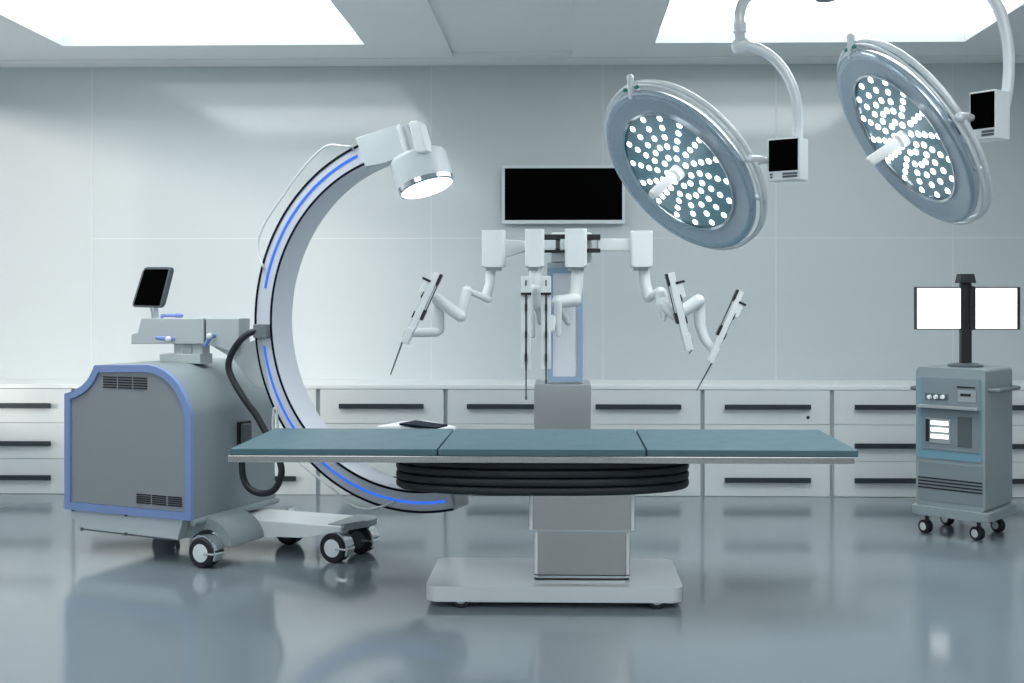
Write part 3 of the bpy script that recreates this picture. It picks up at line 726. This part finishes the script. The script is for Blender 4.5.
# ------------------------------------------------------------------ surgical lamps
def lamp(label, cu, cv, D, rpx, cosv, pdir, box_px, arm_pts, rzbox, ringside, clamp_px):
    L = thing('surgical_lamp', label, 'surgical lamp', (0, 0, 0), 0, 'ceiling-hung surgical lamps')
    c = dp(cu, cv, D); L.location = c; off = c.copy()
    r = (c - V((0, 0, H))).normalized()
    right = V((cs, sn, 0)); up = V((0, 0, 1))
    p = right * pdir[0] - up * pdir[1]; p = (p - r * p.dot(r)).normalized()
    n = (-r * cosv + p * math.sqrt(1 - cosv ** 2)).normalized()
    R = rpx / F * D
    mxl = align((0, 0, 0), n, x=p.cross(r))
    # local: x along the long axis, y in the short direction
    mb = MB(); mb.lathe([(0, -.085), (R * .35, -.085), (R * .42, -.06), (R * .8, -.045), (R * .9, -.02), (R * .935, .0), (R * .93, .016), (R * .90, .022), (R * .84, .015), (R * .83, .0), (0, 0)], 80, mx=mxl)
    hd = mb.build('lamp_head', 'lampmetal', L, ang=45)
    mb = MB(); mb.lathe([(R * .70, .008), (R * .86, .018), (R * .865, .004), (R * .70, -.001)], 80, mx=mxl)
    mb.bm.faces.ensure_lookup_table()
    big = [f for f in mb.bm.faces if len(f.verts) > 10]; bmesh.ops.delete(mb.bm, geom=big, context='FACES_ONLY')
    mb.build('face_ring', 'lampring', hd, ang=60)
    mb = MB(); mb.lathe([(R * .675, .016), (R * .70, .018), (R * .705, .004), (R * .675, .002)], 80, mx=mxl)
    big = [f for f in mb.bm.faces if len(f.verts) > 10]; bmesh.ops.delete(mb.bm, geom=big, context='FACES_ONLY')
    mb.build('bright_ring', 'chrome', hd, ang=60)
    mb = MB(); mb.lathe([(0, .004), (R * .68, .006), (R * .68, -.001), (0, -.001)], 80, mx=mxl); mb.build('lamp_face', 'lampglass', hd)
    # diodes
    led = None
    for ring, (rr, cnt, tw) in enumerate(((.63, 16, 0), (.52, 16, 1), (.41, 16, 3), (.30, 16, 6), (.17, 9, 0))):
        for k_ in range(cnt):
            a_ = math.radians(360 * k_ / cnt + tw + 8)
            loc = mxl @ V((R * rr * math.cos(a_), R * rr * math.sin(a_), .006))
            if led is None:
                mb = MB(); mb.lathe([(0, .006), (R * .018, .0055), (R * .029, .002), (R * .031, -.001), (0, -.001)], 16, mx=mxl.to_3x3().to_4x4()); led = mb.build('diode', 'lampled', L); led.location = loc
            else:
                o = led.copy(); COL.objects.link(o); o.location = loc; o.parent = L
    mb = MB(); mb.lathe([(0, .175), (R * .04, .172), (R * .052, .16), (R * .050, .04), (R * .075, .03), (R * .08, .004), (0, .004)], 28, mx=mxl); mb.build('handle', 'sterile', L, label='white sterile handle at the centre')
    # outer rails
    for zz, rr_, tr in ((-.035, R * 1.0 - .010, .0105), (-.008, R * .98, .0055)):
        mb = MB(); mb.tube([mxl @ V((rr_ * math.cos(2 * math.pi * k_ / 90), rr_ * math.sin(2 * math.pi * k_ / 90), zz)) for k_ in range(90)], tr, 10, closed=True); mb.build('rim_rail', 'tube', L, ang=80)
    def proj(w_):
        q = w_ + off - V((0, 0, H)); X = q.x * cs + q.y * sn; Dd = -q.x * sn + q.y * cs
        return CX + F * X / Dd, CY - F * q.z / Dd
    def ring_pt(u, v, zz=-.035, rr_=None):
        rr_ = rr_ or R - .012; best = None
        for k_ in range(360):
            w_ = mxl @ V((rr_ * math.cos(math.radians(k_)), rr_ * math.sin(math.radians(k_)), zz)); q = proj(w_); d_ = math.hypot(q[0] - u, q[1] - v)
            if best is None or d_ < best[0]: best = (d_, w_, k_)
        return best[1], best[2]
    # struts between rail and head
    for off_ in (0, 120, 240):
        kk = ring_pt(*clamp_px)[1] + off_
        d_ = V((math.cos(math.radians(kk)), math.sin(math.radians(kk)), 0))
        mb = MB(); mb.tube([mxl @ (d_ * R * .86 + V((0, 0, -.02))), mxl @ (d_ * (R * 1.0) + V((0, 0, -.035)))], .009, 10); mb.build('strut', 'tube', L)
    kk = ring_pt(*clamp_px)[1]; d_ = V((math.cos(math.radians(kk)), math.sin(math.radians(kk)), 0))
    mb = MB(); mb.tube([mxl @ (d_ * R * .90 + V((0, 0, .02))), mxl @ (d_ * R * 1.0 + V((0, 0, -.01))), mxl @ (d_ * (R * 1.055) + V((0, 0, -.025)))], [.009, .012, .015], 14, rnd=True); cl_ = mb.build('clamp', 'tube', L)
    for s_ in (-.035, .03):
        t_ = V((-d_.y, d_.x, 0)); mb = MB(); q = mxl @ (d_ * R * .97 + t_ * s_ + V((0, 0, .0))); mb.tube([q, q + mxl.to_3x3() @ (t_ * math.copysign(.012, s_))], .008, 8); mb.build('clip', 'green', cl_)
    # control screen box
    bu, bv, bwid, bh, bd = box_px
    rp_, kr = ring_pt(*ringside)
    Db = (rp_ + off).y * cs - (rp_ + off).x * sn
    bc = dp(bu, bv, Db + .02) - off
    B = Matrix.Translation(bc) @ Matrix.Rotation(rzbox + TH, 4, 'Z')
    hw_, hh_ = bwid / 2, bh / 2
    mb = MB(); mb.box((-hw_, 0, -hh_), (hw_, bd, hh_), .004, mx=B); bo = mb.build('control_box', 'white', L, ang=30)
    mb = MB(); mb.box((-hw_ * .88, -.002, -hh_ * .56), (hw_ * .88, .003, hh_ * .93), mx=B); mb.build('control_screen', 'black', bo)
    for z_ in (-.70, -.84):
        mb = MB(); mb.box((-.02 * bwid, -.003, hh_ * (z_ - .05)), (hw_ * .85, .003, hh_ * (z_ + .05)), mx=B); mb.build('button', 'greyd', bo)
        mb = MB(); mb.box((-hw_ * .8, -.003, hh_ * (z_ - .04)), (-hw_ * .66, .003, hh_ * (z_ + .04)), mx=B); mb.build('indicator', 'greyd', bo)
    # strut from box to ring
    mb = MB(); e_ = B @ V((-hw_ + .005, bd * .5, 0)); inner = mxl @ V(((R * .88) * math.cos(math.radians(kr)), (R * .88) * math.sin(math.radians(kr)), -.03))
    mb.tube([e_, e_.lerp(rp_, .5), rp_, inner], [.013, .013, .010, .006], 12); mb.tube([e_.lerp(rp_, .6), e_.lerp(rp_, 1.15)], .017, 12, rnd=True); mb.build('yoke', 'tube', L)
    # arm
    pts = [dp(u, v, Db + .02 + dd) - off for u, v, dd in arm_pts[0]]
    mb = MB(); st = B @ V((hw_ * .5, bd * .6, hh_ * .0)); pts = [st + V((0, 0, 0))] + pts
    sp = smooth_path(pts, 8); mb.tube(sp, arm_pts[2], 18); arm_o = mb.build('spring_arm', 'tube', L, ang=80)
    mb = MB(); j = pts[-1]; mb.tube([j + V((-.008, 0, -.006)), j + V((.004, 0, .006))], [.03, .03], 20, rnd=True); mb.build('elbow_joint', 'tube', L)
    pts2 = [j] + [(q if isinstance(q, Vector) else V(q)) - off for q in arm_pts[1](j + off, Db)]
    mb = MB(); mb.tube(smooth_path(pts2, 6), arm_pts[2] * 1.02, 18)
    mid = pts2[0].lerp(pts2[1], .75); mb.build('ceiling_arm', 'tube', L, ang=80)
    mb = MB(); mb.tube([mid, mid + V((0, 0, .035))], arm_pts[2] * 1.25, 18); mb.build('arm_collar', 'tube', arm_o)
    return L
hub = dp(826, -2, 4.62)
def arm1(j, Db):
    return [dp(739.5, 28, Db + .02), dp(740.5, 10, Db + .02), dp(749, -4, Db + .04), dp(775, -14, Db + .05), V((hub.x - .062, hub.y, hub.z + .1))]
def arm2(j, Db):
    return [dp(965, -34, Db + .03), dp(930, -38, Db + .08), V((hub.x + .062, hub.y, hub.z + .18))]
lamp('large round surgical lamp left of the other, beside the wall monitor', 679, 171, 4.6, 100, .56, (-.74, .67), (783.3, 159, .130, .158, .087),
     ([(798, 131, .03), (797.5, 110, .03), (794, 92, .03), (785.5, 73, .03), (773, 58, .03), (757, 48, .03), (741, 45, .03)], arm1, .0195), -.6, (752, 160), (636, 84))
lamp('round surgical lamp at the right edge, seen more edge-on and higher', 905.5, 137, 4.3, 108, .39, (-.82, .57), (982.5, 115, .100, .165, .09),
     ([(1004, 108, .04), (1008, 85, .04), (1009, 62, .04), (1007, 38, .04), (1001, 14, .04), (992, -3, .04), (981, -22, .04)], arm2, .0195), -.9, (962, 118), (855, 38))
t = thing('lamp_mount', 'round white ceiling mount from which both surgical lamp arms hang', 'ceiling mount', (hub.x, hub.y, ZC + .05))
zb = hub.z - ZC - .05
ins_ = ZC
mb = MB(); mb.tube([(0, 0, .025), (0, 0, zb + .02)], .055, 28); mb.build('post', 'white', t)
mb = MB(); mb.lathe([(0, .024), (.16, .024), (.16, -.01), (.07, -.05), (0, -.05)], 40); mb.build('canopy', 'white', t)
mb = MB(); mb.lathe([(0, zb - .012), (.04, zb - .008), (.05, zb + .025), (0, zb + .025)], 28); mb.build('end_cap', 'greyd', t)

# ------------------------------------------------------------------ equipment cart
AE = math.radians(42)
e0 = cw(2.11, 6.42)
E = thing('equipment_cart', 'grey and blue wheeled equipment cart with two lit white screens on a black pole', 'medical cart', e0, -AE + TH)
Ei = (Matrix.Translation(e0) @ Matrix.Rotation(-AE + TH, 4, 'Z')).inverted()
def el(u, v, vv=0.0):
    o = Ei @ V((0, 0, H)); d = Ei.to_3x3() @ ray(u, v); k_ = (vv - o.y) / d.y
    return o + d * k_
EW, ED = .385, .40
zt = el(917.5, 367).z; zb_ = el(950, 509).z
mb = MB(); mb.prism(rounded([(0, zb_), (EW, zb_), (EW, zt), (0, zt)], .022), 0, ED, bev=.008); mb.build('cart_body', 'cartside', E, ang=32)
# plate
mb = MB(); pts = rounded([(-.025, -.03), (EW + .03, -.03), (EW + .03, ED + .03), (-.025, ED + .03)], .05); mb.prism(pts, zb_ - .046, zb_ + .002, fn=lambda a, b, d: V((a, b, d)), bev=.006); mb.build('base_plate', 'cartside', E, ang=32)
for x in (.03, EW - .065):
    for y in (.06, ED - .04):
        caster('caster', E, (x, y, 0), -.35, r=.037, w=.02, mount_z=zb_ - .05, hub='white', fork='blackp')
# blue front field
def fx(u, v): p_ = el(u, v); return (p_.x, p_.z)
zb1_, zb2_ = el(950, 379).z, el(950, 459).z
z_t = fx(918, 377)[1]; z_b = fx(950, 460)[1]
mb = MB(); mb.box((.012, -.006, z_b), (EW - .02, .004, z_t), .003); mb.build('blue_panel', 'cartblue', E, label='pale blue framed front panel')
def rect(u0, v0, u1, v1, d0, d1, nm, m, bev=.002, parent=E):
    uc = (u0 + u1) / 2; a_, b_ = el(u0, v0), el(u1, v1)
    mb = MB(); mb.box((a_.x, d0, el(uc, v1).z), (b_.x, d1, el(uc, v0).z), bev); return mb.build(nm, m, parent)
up = rect(922, 378, 980, 405, -.010, .0, 'upper_bay', 'cartgrey')
rect(921, 405.5, 981, 408.5, -.05, .0, 'shelf', 'steel2')
lo_ = rect(922, 410, 980, 451, -.010, .0, 'lower_bay', 'cartgrey')
rect(957.5, 386.5, 976, 388, -.013, -.008, 'slot', 'blackp', 0, up)
rect(959, 390.5, 977, 402, -.016, -.008, 'card_reader', 'grey', .001, up)
rect(961.5, 393.5, 972, 396.2, -.018, -.014, 'reader_slot', 'blackp', 0, up)
rect(926, 393.5, 949, 399.5, -.014, -.008, 'knob_strip', 'greyd', 0, up)
for u in (930.5, 937, 944):
    p_ = el(u, 396.8); mb = MB(); mb.lathe([(0, .016), (.011, .014), (.013, .0), (0, .0)], 20, mx=align((p_.x, -.014, p_.z), (0, -1, 0))); mb.build('knob', 'white', up)
rect(926.5, 418, 951, 443, -.014, -.008, 'display_frame', 'grey', .001, lo_)
rect(926.8, 418.5, 930.3, 441, -.018, -.012, 'side_strip', 'blackp', 0, lo_)
for v in (420.5, 427.2, 434):
    rect(932, v + .3, 949.5, v + 4.4, -.020, -.013, 'lit_bar', 'scrwhite', .001, lo_)
rect(958.5, 417, 972.5, 447, -.014, -.008, 'dark_door', 'greyd', .001, lo_)
rect(918.5, 464, 983, 503, -.003, .002, 'lower_panel', 'cartgrey', .001)
mb = MB()
for i in range(4):
    z_ = el(948, 480.5 + i * 3.3).z; mb.box((.014, -.005, z_), (EW - .014, .004, z_ + .008))
mb.build('vent_slot', 'blackp', E)
# side handles
for x0_, x1_, y_ in ((EW, EW + .05, 0), (-.05, 0, 0)):
    mb = MB(); zz = el(985, 391).z if x0_ > 0 else el(915, 389).z
    out = x1_ if x0_ > 0 else x0_; base_ = x0_ if x0_ > 0 else x1_
    mb.tube([(base_, .05, zz), (out, .06, zz), (out, ED - .04, zz), (base_, ED - .03, zz)], .011, 10, rnd=True)
    mb.box((min(base_, out), .07, zz - .008), (max(base_, out), ED - .06, zz + .006), .003); mb.build('side_handle', 'greyh', E)
# pole & screens: centre of top
pc = V((EW * .46 + .021, ED * .46 + .019, zt))
Ew = Ei.inverted()
pcw = Ew @ pc; Dp = -pcw.x * sn + pcw.y * cs
def lift(v): return H - (v - CY) / F * Dp
mb = MB(); mb.lathe([(0, 0), (.095, 0), (.095, .012), (.05, .022), (0, .022)], 36, mx=Matrix.Translation(pc)); mb.build('pole_base', 'greyd', E)
mb = MB(); rzp = Matrix.Translation((pc.x, pc.y, 0)) @ Matrix.Rotation(AE + math.radians(0), 4, 'Z')
mb.box((-.029, -.024, zt + .01), (.029, .022, lift(283)), .006, mx=rzp); mb.box((-.037, -.034, lift(330)), (-.012, -.0, lift(286)), .003, mx=rzp); mb.box((.012, -.034, lift(330)), (.037, .0, lift(286)), .003, mx=rzp)
pole = mb.build('pole', 'blackp', E, ang=30)
mb = MB(); mb.hull([rzp @ V((sx_ * w_, sy_ * w_, z_)) for w_, z_ in ((.044, lift(283)), (.036, lift(274))) for sx_ in (-1, 1) for sy_ in (-1, 1)]); mb.build('pole_cap', 'blackp', E)
for u0, u1, nm, sk_ in ((914.3, 961.5, 'left', 0), (972.5, 1018, 'right', 0)):
    k_ = Dp / F
    xa_ = (u0 - CX) * k_ - (pcw.x * cs + pcw.y * sn); xb_ = (u1 - CX) * k_ - (pcw.x * cs + pcw.y * sn)
    z1_, z0_ = lift(287), lift(329.5)
    o_ = [(xa_, z0_), (xb_, z0_), (xb_, z1_), (xa_, z1_)]; bb_ = .006
    i_ = [(xa_ + bb_, z0_ + bb_), (xb_ - bb_, z0_ + bb_), (xb_ - bb_, z1_ - bb_), (xa_ + bb_, z1_ - bb_)]
    if nm == 'right': i_ = [(xa_ + bb_, z0_ + bb_), (xb_ - .016, z0_ + bb_), (xb_ - .016, z1_ - bb_), (xa_ + bb_, z1_ - bb_)]
    fnm = lambda a, b, d: rzp @ V((a, d, b))
    mb = MB(); mb.frame_prism(o_, i_, -.03, .0, fn=fnm); mb.prism(o_, .0, .008, fn=fnm); mn = mb.build('monitor', 'blackp', E, ang=30)
    MB().prism(i_, -.026, .0, fn=fnm).build('lit_screen', 'scrwhite', mn, label='%s glowing white screen' % nm)
mb = MB(); mb.box((-.06, -.004, lift(320)), (.06, .012, lift(296)), .003, mx=rzp); mb.build('monitor_bracket', 'blackp', E)
